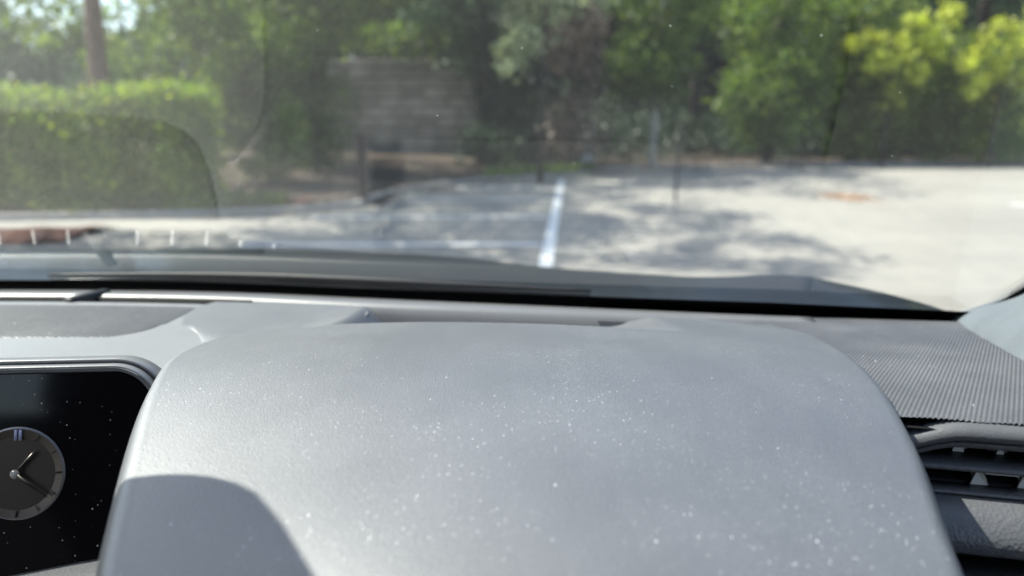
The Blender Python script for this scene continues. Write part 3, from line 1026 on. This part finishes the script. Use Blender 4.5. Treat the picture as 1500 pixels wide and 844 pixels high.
def lx_at(y): return 0.325 + (y - 7.05) * (1.157 - 0.325) / (17.4 - 7.05)


stripe('road_marking', (lx_at(5.5), 5.5), (lx_at(17.5), 17.5), 0.135, M['paintline'], 0.008)
for yy, x0 in ((8.35, -3.1), (10.75, -2.9), (13.2, -1.9), (15.55, -1.3)):
    stripe('road_marking', (x0, yy - 0.05), (lx_at(yy) - 0.09, yy), 0.16, M['faintline'], 0.004)
stripe('road_marking', (8.25, 12.25), (13.0, 12.5), 0.14, M['paintline'], 0.004)


# ------------------------------------------------------------------ FOLIAGE
def leaf_cloud(centres, spread, per, size, squash=0.8, rs=None):
    """many small leaf faces gathered in clumps around the given centres"""
    g = rs or rng
    C = np.repeat(np.array(centres, float), per, axis=0)
    n = len(C)
    P = C + g.normal(0, 1, (n, 3)) * np.array([spread, spread, spread * squash])
    nrm = g.normal(0, 1, (n, 3)); nrm[:, 2] += 0.6
    nrm /= np.linalg.norm(nrm, axis=1, keepdims=True)
    t = np.cross(nrm, g.normal(0, 1, (n, 3))); t /= np.linalg.norm(t, axis=1, keepdims=True)
    b = np.cross(nrm, t)
    L = size * g.uniform(0.6, 1.35, (n, 1)); W = L * g.uniform(0.4, 0.6, (n, 1))
    V = np.stack([P - t * L / 2, P + b * W / 2 - t * L * 0.05, P + t * L / 2, P - b * W / 2 - t * L * 0.05], 1).reshape(-1, 3)
    return V, np.arange(4 * n).reshape(n, 4)


def blob_points(blobs, g=None):
    """clump centres: (cx,cy,cz,rx,ry,rz,count); mostly towards the outside of each blob"""
    g = g or rng
    out = []
    for cx, cy, cz, rx_, ry_, rz_, n in blobs:
        d = g.normal(0, 1, (n, 3)); d /= np.linalg.norm(d, axis=1, keepdims=True)
        r = g.uniform(0.25, 1.0, (n, 1)) ** 0.55
        out.append(np.array([cx, cy, cz]) + d * r * np.array([rx_, ry_, rz_]))
    return np.concatenate(out)


def X_at(px, Y): return (px - 750) / F * Y * 1.0


def plant(name, label, cat, loc, blobs, mat, trunkmat=None, trunk=None, per=55, size=0.11, spread=0.22, zmin=0.05, group=None):
    """blobs are relative to loc. trunk: list of (points, radii)"""
    o = empty(name, loc, label, cat, group)
    c = blob_points(blobs)
    V, Fc = leaf_cloud(c, spread * 0.8, max(8, int(per * 0.72)), size * 1.25)
    k = V.reshape(-1, 4, 3)[:, :, 2].min(1) > zmin
    V = V.reshape(-1, 4, 3)[k].reshape(-1, 3); Fc = np.arange(len(V)).reshape(-1, 4)
    cr = bpy.data.objects.new('crown', quads(V, Fc)); COL.objects.link(cr)
    cr.data.materials.append(mat); cr.parent = o
    if trunk:
        t = bpy.data.objects.new('trunk', tubes_mesh([(p, r, 9) for p, r in trunk])); COL.objects.link(t)
        t.data.materials.append(trunkmat); t.parent = o
        t.data.polygons.foreach_set('use_smooth', [True] * len(t.data.polygons))
    return o


def limbs(h, r, lean=(0, 0), n=6, reach=2.0, h0=0.45):
    base = [(0, 0, -0.1), (lean[0] * .2, lean[1] * .2, h * .25), (lean[0] * .55, lean[1] * .55, h * .6), (lean[0], lean[1], h)]
    out = [(base, [r * 1.25, r, r * .7, r * .25])]
    for k in range(n):
        q = h0 + (0.95 - h0) * k / n
        a = random.uniform(0, 6.28)
        s = Vector((lean[0] * q, lean[1] * q, h * q))
        e = s + Vector((math.cos(a) * reach, math.sin(a) * reach, random.uniform(0.3, 1.2) * reach * 0.6))
        m = s.lerp(e, .5) + Vector((0, 0, 0.15))
        out.append(([s, m, e], [r * .45, r * .28, r * .08]))
    return out


def gz(x, y): 
    d = y - float(edge_y(x))
    return -0.012 + 0.09 * float(sstep(0, 0.9, d)) + 0.3 * float(sstep(2, 13, d))


# --- clipped hedge on the left
HX0, HX1, HY0, HY1, HH = -16.0, -4.90, 10.95, 12.5, 1.74
ho = empty('clipped_hedge', (-9, 11.8, 0), 'long clipped green hedge with sunlit yellow-green top beside the kerb', 'hedge')
n = 5200
c = np.stack([rng.uniform(HX0, HX1, n), rng.uniform(HY0, HY1, n), rng.uniform(0.05, HH, n)], 1)
m = rng.uniform(0, 1, n)
c[m < .34, 1] = HY0 + rng.uniform(0, .16, (m < .34).sum())
c[(m > .34) & (m < .62), 2] = HH - rng.uniform(0, .16, ((m > .34) & (m < .62)).sum())
c[(m > .62) & (m < .72), 0] = HX1 - rng.uniform(0, .2, ((m > .62) & (m < .72)).sum())
c[:, 2] += 0.06 * np.sin(c[:, 0] * 2.1) * (c[:, 2] > 1.5)
c -= np.array([-9, 11.8, 0])
V, Fc = leaf_cloud(c, 0.11, 17, 0.09)
fo = bpy.data.objects.new('crown', quads(V, Fc)); COL.objects.link(fo); fo.data.materials.append(M['leaf_hedge']); fo.parent = ho
for k in range(24):
    x = HX0 + 9 + (HX1 - HX0) * (k + 0.5) / 24 + random.uniform(-.1, .1); y = random.uniform(-.25, .25)
    st = bpy.data.objects.new('stem', tubes_mesh([([(x, y, -0.05), (x + .05, y, .8), (x + random.uniform(-.2, .2), y + .1, 1.5)], [.035, .025, .008], 6)]))
    COL.objects.link(st); st.data.materials.append(M['bark_dark']); st.parent = ho

# mulch bed and litter, grass strip
mp = np.array([[(x, float(edge_y(x)) + 0.08 + q * 1.1, 0.085 + 0.03 * math.sin(x * 3 + q * 5) + 0.02) for x in np.linspace(-40, -3.3, 120)] for q in np.linspace(0, 1, 8)])
tag(link('mulch_bed', grid_mesh(mp), M['mulch']), kind='structure')


mp2 = np.array([[(x, 8.35 + q * (1.25 + 0.12 * math.sin(x * 2)), 0.02 + 0.05 * math.sin(math.pi * q) + 0.012 * math.sin(x * 9 + q * 7)) for x in np.linspace(-16, -5.2, 110)] for q in np.linspace(0, 1, 10)])
tag(link('mulch_bed', grid_mesh(mp2), M['mulch']), kind='structure')


def scatter(name, xr, yf, n, size, mat, zoff, squash=0.3, spread=0.05, up=0.0):
    x = rng.uniform(*xr, n); y = np.array([yf(a) for a in x])
    z = np.array([gz(a, b) for a, b in zip(x, y)]) + zoff
    c = np.stack([x, y, np.maximum(z, 0.01)], 1)
    V, Fc = leaf_cloud(c, spread, 5, size, squash)
    V[:, 2] = np.maximum(V[:, 2], 0.006)
    o = link(name, quads(V, Fc), mat, None, smooth=False)
    return tag(o, kind='stuff')


tag(scatter('fallen_leaves', (-4.6, 2.0), lambda x: float(edge_y(x)) + abs(rng.normal(0, 0.35)) - 0.10, 1500, 0.06, M['leaf_litter'], 0.03), 'pale fallen leaves lying along the kerb', 'leaf litter')
tag(scatter('fallen_leaves', (2.0, 9.0), lambda x: float(edge_y(x)) + rng.normal(0, 0.35), 1300, 0.07, M['leaf_litter'], 0.03), 'sunlit fallen leaves along the far edge of the car park', 'leaf litter')
tag(scatter('fallen_leaves', (5.75, 6.45), lambda x: 13.5 + rng.normal(0, 0.28), 170, 0.06, M['leaf_orange'], 0.0, 0.1), 'orange patch of fallen leaves on the sunlit asphalt', 'leaf litter')
tag(scatter('grass', (-6.8, -3.6), lambda x: float(edge_y(x)) + 0.15 + abs(rng.normal(0, 0.3)), 1500, 0.13, M['grass'], 0.10, 1.0, 0.07), 'short sunlit grass at the foot of the hedge end', 'grass')
tag(scatter('grass', (-0.6, 2.2), lambda x: float(edge_y(x)) + 0.15 + abs(rng.normal(0, 0.3)), 500, 0.14, M['leaf_fresh'], 0.10, 1.0, 0.07), 'weedy grass beyond the end of the white line', 'grass')

# --- posts
def post(name, label, px, Y, h, r, mat, capmat):
    x = X_at(px, Y)
    o = empty(name, (x, Y, 0), label, 'post')
    def f1(bm):
        box_bm(bm, (0, 0, h / 2 - 0.06), (2 * r, 2 * r, h + 0.12), r * 0.25)
    s = bpy.data.objects.new('shaft', bm_mesh(f1)); COL.objects.link(s); s.data.materials.append(mat); s.parent = o
    def f2(bm):
        v = [bm.verts.new(p) for p in ((-r * 1.1, -r * 1.1, h), (r * 1.1, -r * 1.1, h), (r * 1.1, r * 1.1, h), (-r * 1.1, r * 1.1, h), (0, 0, h + r * 0.9))]
        bm.faces.new(v[:4][::-1])
        for k in range(4): bm.faces.new([v[k], v[(k + 1) % 4], v[4]])
    c = bpy.data.objects.new('cap', bm_mesh(f2)); COL.objects.link(c); c.data.materials.append(capmat); c.parent = o
    return o


post('wooden_post', 'short dark red wooden post at the kerb corner', 533, 12.3, 1.13, 0.072, M['rustwood'], M['rustwood'])
post('metal_post', 'thin dark metal post on the asphalt near the white line', 989, 12.6, 1.14, 0.020, M['darkmetal'], M['darkmetal'])

# --- wall of coursed blocks behind the trees
WY, WX0, WX1, WH, CH = 23.6, -7.4, -0.7, 2.95, 0.29
wo = empty('block_wall', ((WX0 + WX1) / 2, WY, 0), 'weathered grey-pink wall of horizontal courses half hidden behind the trees', 'wall')
def fn(bm):
    y = 0
    k = 0
    zc = 0.0
    while zc < WH:
        x = WX0 - (WX0 + WX1) / 2 - (0.3 if k % 2 else 0)
        while x < WX1 - (WX0 + WX1) / 2:
            ln = random.uniform(0.55, 0.75)
            dd = random.uniform(-0.02, 0.02)
            box_bm(bm, (x + ln / 2, dd, zc + CH / 2), (ln - 0.02, 0.34, CH - 0.045), 0.012, None, 1)
            x += ln
        zc += CH; k += 1
b1 = bpy.data.objects.new('blocks', bm_mesh(fn)); COL.objects.link(b1); b1.data.materials.append(M['block']); b1.parent = wo
b2 = bpy.data.objects.new('mortar', bm_mesh(lambda bm: box_bm(bm, (0, 0.02, WH / 2 - 0.1), (WX1 - WX0 - 0.1, 0.24, WH + 0.2)))); COL.objects.link(b2); b2.data.materials.append(M['joint']); b2.parent = wo

# --- trees and bushes, each its own
def put(px, Y): 
    x = X_at(px, Y)
    return (x, Y, gz(x, Y))


plant('tree', 'tree with a reddish trunk standing behind the clipped hedge', 'tree', put(165, 15), [(0.3, 0, 4.6, 2.0, 2.0, 1.0, 14), (-1.4, 0.5, 3.4, 1.2, 1.2, 0.9, 30), (1.7, 0.4, 3.4, 1.3, 1.2, 1.0, 45), (0.9, -3.2, 8.0, 2.9, 3.6, 1.0, 180), (-1.9, -5.3, 8.0, 3.0, 1.5, 0.8, 110), (1.6, 0.6, 8.0, 2.4, 2.0, 1.0, 60)], M['leaf_mid'], M['bark_red'], limbs(7.6, 0.19, (0.2, 0)), size=0.13)
plant('tree', 'broad dark tree at the far left beyond the hedge', 'tree', put(20, 22), [(0, 0, 2.3, 3.0, 2.2, 1.9, 150), (0.6, 0, 5.0, 2.4, 2.2, 1.3, 14)], M['leaf_dark'], M['bark_dark'], limbs(5, 0.2), size=0.14)
plant('tree', 'dark green tree between the hedge end and the block wall', 'tree', put(310, 20.5), [(0, 0, 2.6, 2.9, 2.2, 2.2, 170), (1.2, -0.5, 5.8, 2.6, 2.4, 1.6, 80), (0.6, -4.2, 8.0, 2.6, 3.2, 1.0, 90)], M['leaf_mid'], M['bark_dark'], limbs(6.5, 0.2), size=0.13)
plant('bush', 'rounded green bush beside the end of the hedge', 'bush', put(400, 15.0), [(0, 0, 1.0, 0.75, 0.8, 1.05, 80), (-0.1, 0, 2.1, 0.8, 0.7, 0.7, 50), (-.8, .2, 1.5, .7, .6, 1.0, 50)], M['leaf_fresh'], M['bark_dark'], limbs(1.9, 0.05, n=4, reach=0.5), size=0.10, spread=0.16)
plant('bush', 'dark green bush in front of the left end of the block wall', 'bush', put(468, 17.0), [(0, 0, 1.2, 0.75, 0.6, 1.2, 70), (-0.4, 0, 2.9, 1.0, 0.7, 0.9, 60)], M['leaf_mid'], M['bark_dark'], limbs(3, 0.06, n=6, reach=0.8, h0=.2), size=0.12)
plant('bush', 'shady bush in front of the right end of the block wall', 'bush', put(712, 21.6), [(0.2, 0, 0.8, 0.7, 0.6, 0.8, 40), (0.5, 0, 2.6, 0.8, 0.7, 1.2, 60)], M['leaf_dark'], M['bark_dark'], limbs(3.4, 0.06, n=6, reach=0.8, h0=.2), size=0.12)
plant('tree', 'tall tree whose leafy boughs hang over the block wall', 'tree', put(470, 18.4), [(2.0, 3.2, 3.3, 2.2, 0.7, 0.45, 46), (0, 0, 3.7, 1.7, 1.5, 1.0, 80), (1.3, -0.4, 4.4, 1.9, 1.6, 1.0, 90), (-0.7, 0, 2.5, 0.9, 0.9, 1.1, 40), (0, 0, 7.4, 3.6, 3.2, 1.8, 150), (-1.0, -4.6, 7.9, 3.2, 3.6, 1.0, 170), (-1.6, -8.6, 8.6, 3.2, 2.6, 0.9, 115)], M['leaf_mid'], M['bark_dark'], limbs(7.5, 0.17, (0.5, 0)), size=0.13)
plant('tree', 'dark trunked tree to the right of the block wall', 'tree', put(715, 21.8), [(0, 0, 4.5, 2.6, 2.0, 1.5, 150), (-0.3, -0.6, 2.9, 0.9, 0.7, 0.9, 36), (0.5, -0.6, 1.6, 0.8, 0.6, 1.2, 40), (0, -1.0, 7.8, 4.2, 3.6, 1.9, 190)], M['leaf_dark'], M['bark_dark'], limbs(8, 0.30, (-0.2, 0)), size=0.14)
plant('tree', 'pale leaved tree with hanging sprays above the end of the white line', 'tree', put(790, 16.6), [(-0.2, 0, 3.5, 0.70, 0.6, 0.75, 26), (-0.55, 0, 2.75, 0.26, 0.3, 0.6, 12), (0.3, 0, 4.0, 1.1, 0.9, 0.6, 24), (-.2, 0, 6.6, 2.6, 2.4, 1.4, 80)], M['leaf_pale'], M['bark_dark'], limbs(6.8, 0.065, (0.25, 0), n=7, reach=1.5), size=0.13, per=26)
plant('bush', 'dry brown bush between the pale leaved tree and the pale trunk', 'bush', put(838, 19.4), [(0, 0, 3.1, 0.85, 0.7, 1.15, 60), (0.1, 0, 1.2, 0.8, 0.7, 1.0, 36)], M['leaf_brown'], M['bark_dark'], limbs(3.6, 0.07, n=9, reach=0.9, h0=.2), size=0.15, per=30)
plant('tree', 'green tree with a slender pale trunk', 'tree', put(952, 20.8), [(-0.3, -0.7, 2.75, 1.25, 0.7, 0.95, 95), (0.2, 0, 4.6, 1.7, 1.4, 1.1, 90)], M['leaf_mid'], M['bark_pale'], limbs(5.6, 0.095, (0.15, 0), h0=.6), size=0.13)
plant('bush', 'low green bush under the dry brown bush', 'bush', put(745, 20.3), [(0, 0, 0.55, 1.3, 0.7, 0.65, 60)], M['leaf_dark'], M['bark_dark'], limbs(0.9, 0.03, n=4, reach=0.5), size=0.11)
plant('bush', 'tall green bush right of the dark gap in the trees', 'bush', put(1118, 23.2), [(0, -0.4, 1.9, 1.75, 1.4, 1.5, 190), (0.3, 0.3, 4.2, 2.0, 1.6, 1.6, 150)], M['leaf_mid'], M['bark_dark'], limbs(5, 0.12, n=8, reach=1.4, h0=.25), size=0.13)
plant('bush', 'green bush at the edge of the sunlit asphalt with a dark stem', 'bush', put(1236, 23.6), [(0, 0, 2.2, 1.35, 1.2, 1.5, 120), (0.2, 0.2, 4.6, 1.5, 1.3, 1.1, 60)], M['leaf_fresh'], M['bark_dark'], limbs(4.5, 0.13, n=8, reach=1.2, h0=.3), size=0.13)
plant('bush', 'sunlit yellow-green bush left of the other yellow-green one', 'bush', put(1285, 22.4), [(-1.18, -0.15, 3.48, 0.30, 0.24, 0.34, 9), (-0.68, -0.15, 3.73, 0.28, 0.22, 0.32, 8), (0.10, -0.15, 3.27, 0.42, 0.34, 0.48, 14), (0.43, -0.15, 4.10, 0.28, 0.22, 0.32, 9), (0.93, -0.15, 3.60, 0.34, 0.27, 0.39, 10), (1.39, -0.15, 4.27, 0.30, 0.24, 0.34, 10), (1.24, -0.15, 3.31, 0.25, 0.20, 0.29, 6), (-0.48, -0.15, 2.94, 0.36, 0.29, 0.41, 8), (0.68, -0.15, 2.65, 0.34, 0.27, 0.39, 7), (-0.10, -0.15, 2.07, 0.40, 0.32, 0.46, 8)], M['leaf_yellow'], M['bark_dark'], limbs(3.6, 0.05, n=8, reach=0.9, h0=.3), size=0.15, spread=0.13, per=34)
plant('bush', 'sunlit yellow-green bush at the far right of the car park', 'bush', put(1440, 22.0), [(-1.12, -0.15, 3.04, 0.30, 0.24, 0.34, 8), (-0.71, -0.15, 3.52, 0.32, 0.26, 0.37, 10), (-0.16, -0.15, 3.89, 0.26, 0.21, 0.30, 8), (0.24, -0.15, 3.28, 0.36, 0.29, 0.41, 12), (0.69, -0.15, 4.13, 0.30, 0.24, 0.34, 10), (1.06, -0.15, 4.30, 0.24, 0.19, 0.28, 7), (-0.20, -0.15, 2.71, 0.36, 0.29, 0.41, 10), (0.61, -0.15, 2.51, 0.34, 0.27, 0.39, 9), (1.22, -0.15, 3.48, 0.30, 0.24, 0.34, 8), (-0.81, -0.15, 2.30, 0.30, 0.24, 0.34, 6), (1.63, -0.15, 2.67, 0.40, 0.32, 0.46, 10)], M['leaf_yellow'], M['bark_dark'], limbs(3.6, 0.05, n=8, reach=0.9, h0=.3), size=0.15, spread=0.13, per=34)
plant('bush', 'broad green bush below the yellow-green bushes', 'bush', put(1360, 23.6), [(-2.2, 0, 1.3, 1.5, 1.0, 1.3, 110), (0.2, -0.2, 1.5, 1.6, 1.0, 1.5, 130), (2.4, -0.4, 1.3, 1.6, 1.0, 1.4, 120), (-1.0, 0.8, 3.2, 2.2, 1.0, 1.2, 120), (2.2, 0.8, 3.0, 2.0, 1.0, 1.2, 110)], M['leaf_fresh'], M['bark_dark'], limbs(3.5, 0.09, n=7, reach=1.2, h0=.2), size=0.13)
plant('tree', 'dark tree at the right edge behind the yellow-green bushes', 'tree', put(1560, 25.5), [(0, 0, 1.8, 2.2, 1.6, 1.8, 120), (0, 0, 5.0, 2.8, 2.2, 2.0, 130)], M['leaf_dark'], M['bark_dark'], limbs(6, 0.18), size=0.14)
plant('tree', 'tall dark tree rising behind the tall green bush', 'tree', put(1190, 29.5), [(0, 0, 5.0, 3.6, 2.4, 3.2, 230)], M['leaf_dark'], M['bark_dark'], limbs(7, 0.22), size=0.16)
plant('tree', 'tall dark tree rising behind the yellow-green bushes', 'tree', put(1400, 30.5), [(0, 0, 5.0, 4.2, 2.4, 3.4, 240)], M['leaf_dark'], M['bark_dark'], limbs(7, 0.22), size=0.16)
plant('tree', 'tall dark tree behind the slender pale trunk', 'tree', put(1010, 28.5), [(0, 0, 6.2, 3.4, 2.2, 3.2, 190)], M['leaf_dark'], M['bark_dark'], limbs(8, 0.24), size=0.16)

# pale stubs and a stone under the trees
def rock(px, Y, label, s):
    def fn(bm):
        bmesh.ops.create_icosphere(bm, subdivisions=3, radius=1)
        for v in bm.verts:
            q = v.co.copy()
            k = 1 + 0.16 * math.sin(q.x * 3.1 + 1) * math.cos(q.y * 2.7) + 0.1 * math.sin(q.z * 5 + q.x * 2)
            v.co = Vector((q.x * s[0], q.y * s[1], q.z * s[2])) * k
    me = bm_mesh(fn)
    o = link('rock', me, M['stone']); p = put(px, Y); o.location = (p[0], p[1], p[2] + s[2] * 0.7)
    return tag(o, label, 'rock')


rock(856, 20.6, 'rounded pale stone below the dry brown bush', (0.20, 0.18, 0.22))
def stump(px, Y, label, h, r):
    p = put(px, Y)
    o = link('tree_stump', tubes_mesh([([(0, 0, -.1), (0.01, 0, h * .5), (0.03, 0.02, h)], [r * 1.2, r, r * .85], 12)]), M['bark_pale']); o.location = p
    return tag(o, label, 'stump')
stump(863, 22.0, 'pale stump standing behind the rounded stone', 1.05, 0.12)
stump(768, 21.6, 'short pale stump left of the rounded stone', 0.75, 0.13)

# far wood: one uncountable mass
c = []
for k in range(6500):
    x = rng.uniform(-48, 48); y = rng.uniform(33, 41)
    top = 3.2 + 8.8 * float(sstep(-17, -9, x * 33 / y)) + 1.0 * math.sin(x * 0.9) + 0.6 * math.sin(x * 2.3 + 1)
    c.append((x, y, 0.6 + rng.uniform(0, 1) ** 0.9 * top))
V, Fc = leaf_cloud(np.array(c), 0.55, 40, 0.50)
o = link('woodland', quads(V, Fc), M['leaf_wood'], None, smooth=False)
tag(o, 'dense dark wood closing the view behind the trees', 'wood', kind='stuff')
c = []
for k in range(3600):
    x = rng.uniform(-34, 32)
    y = float(edge_y(x)) + rng.uniform(2.2, 10)
    if -8.6 < x < 0.2 and y < 24.0: continue
    c.append((x, y, gz(x, y) + abs(rng.normal(0, 0.55)) + 0.1 + 0.12 * max(0, y - float(edge_y(x)) - 3)))
V, Fc = leaf_cloud(np.array(c), 0.25, 26, 0.17)
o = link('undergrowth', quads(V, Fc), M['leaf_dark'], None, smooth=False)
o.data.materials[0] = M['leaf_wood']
tag(o, 'low dark undergrowth covering the floor of the wood', 'undergrowth', kind='stuff')

# ------------------------------------------------------------------ render settings
S.view_settings.view_transform = 'Standard'
S.view_settings.look = 'None'
S.view_settings.exposure = 1.42
S.view_settings.gamma = 1
S.render.engine = 'CYCLES'
S.cycles.use_denoising = True
S.cycles.max_bounces = 10
S.cycles.transparent_max_bounces = 12
S.cycles.sample_clamp_indirect = 6
S.cycles.use_adaptive_sampling = True
S.cycles.adaptive_threshold = 0.015
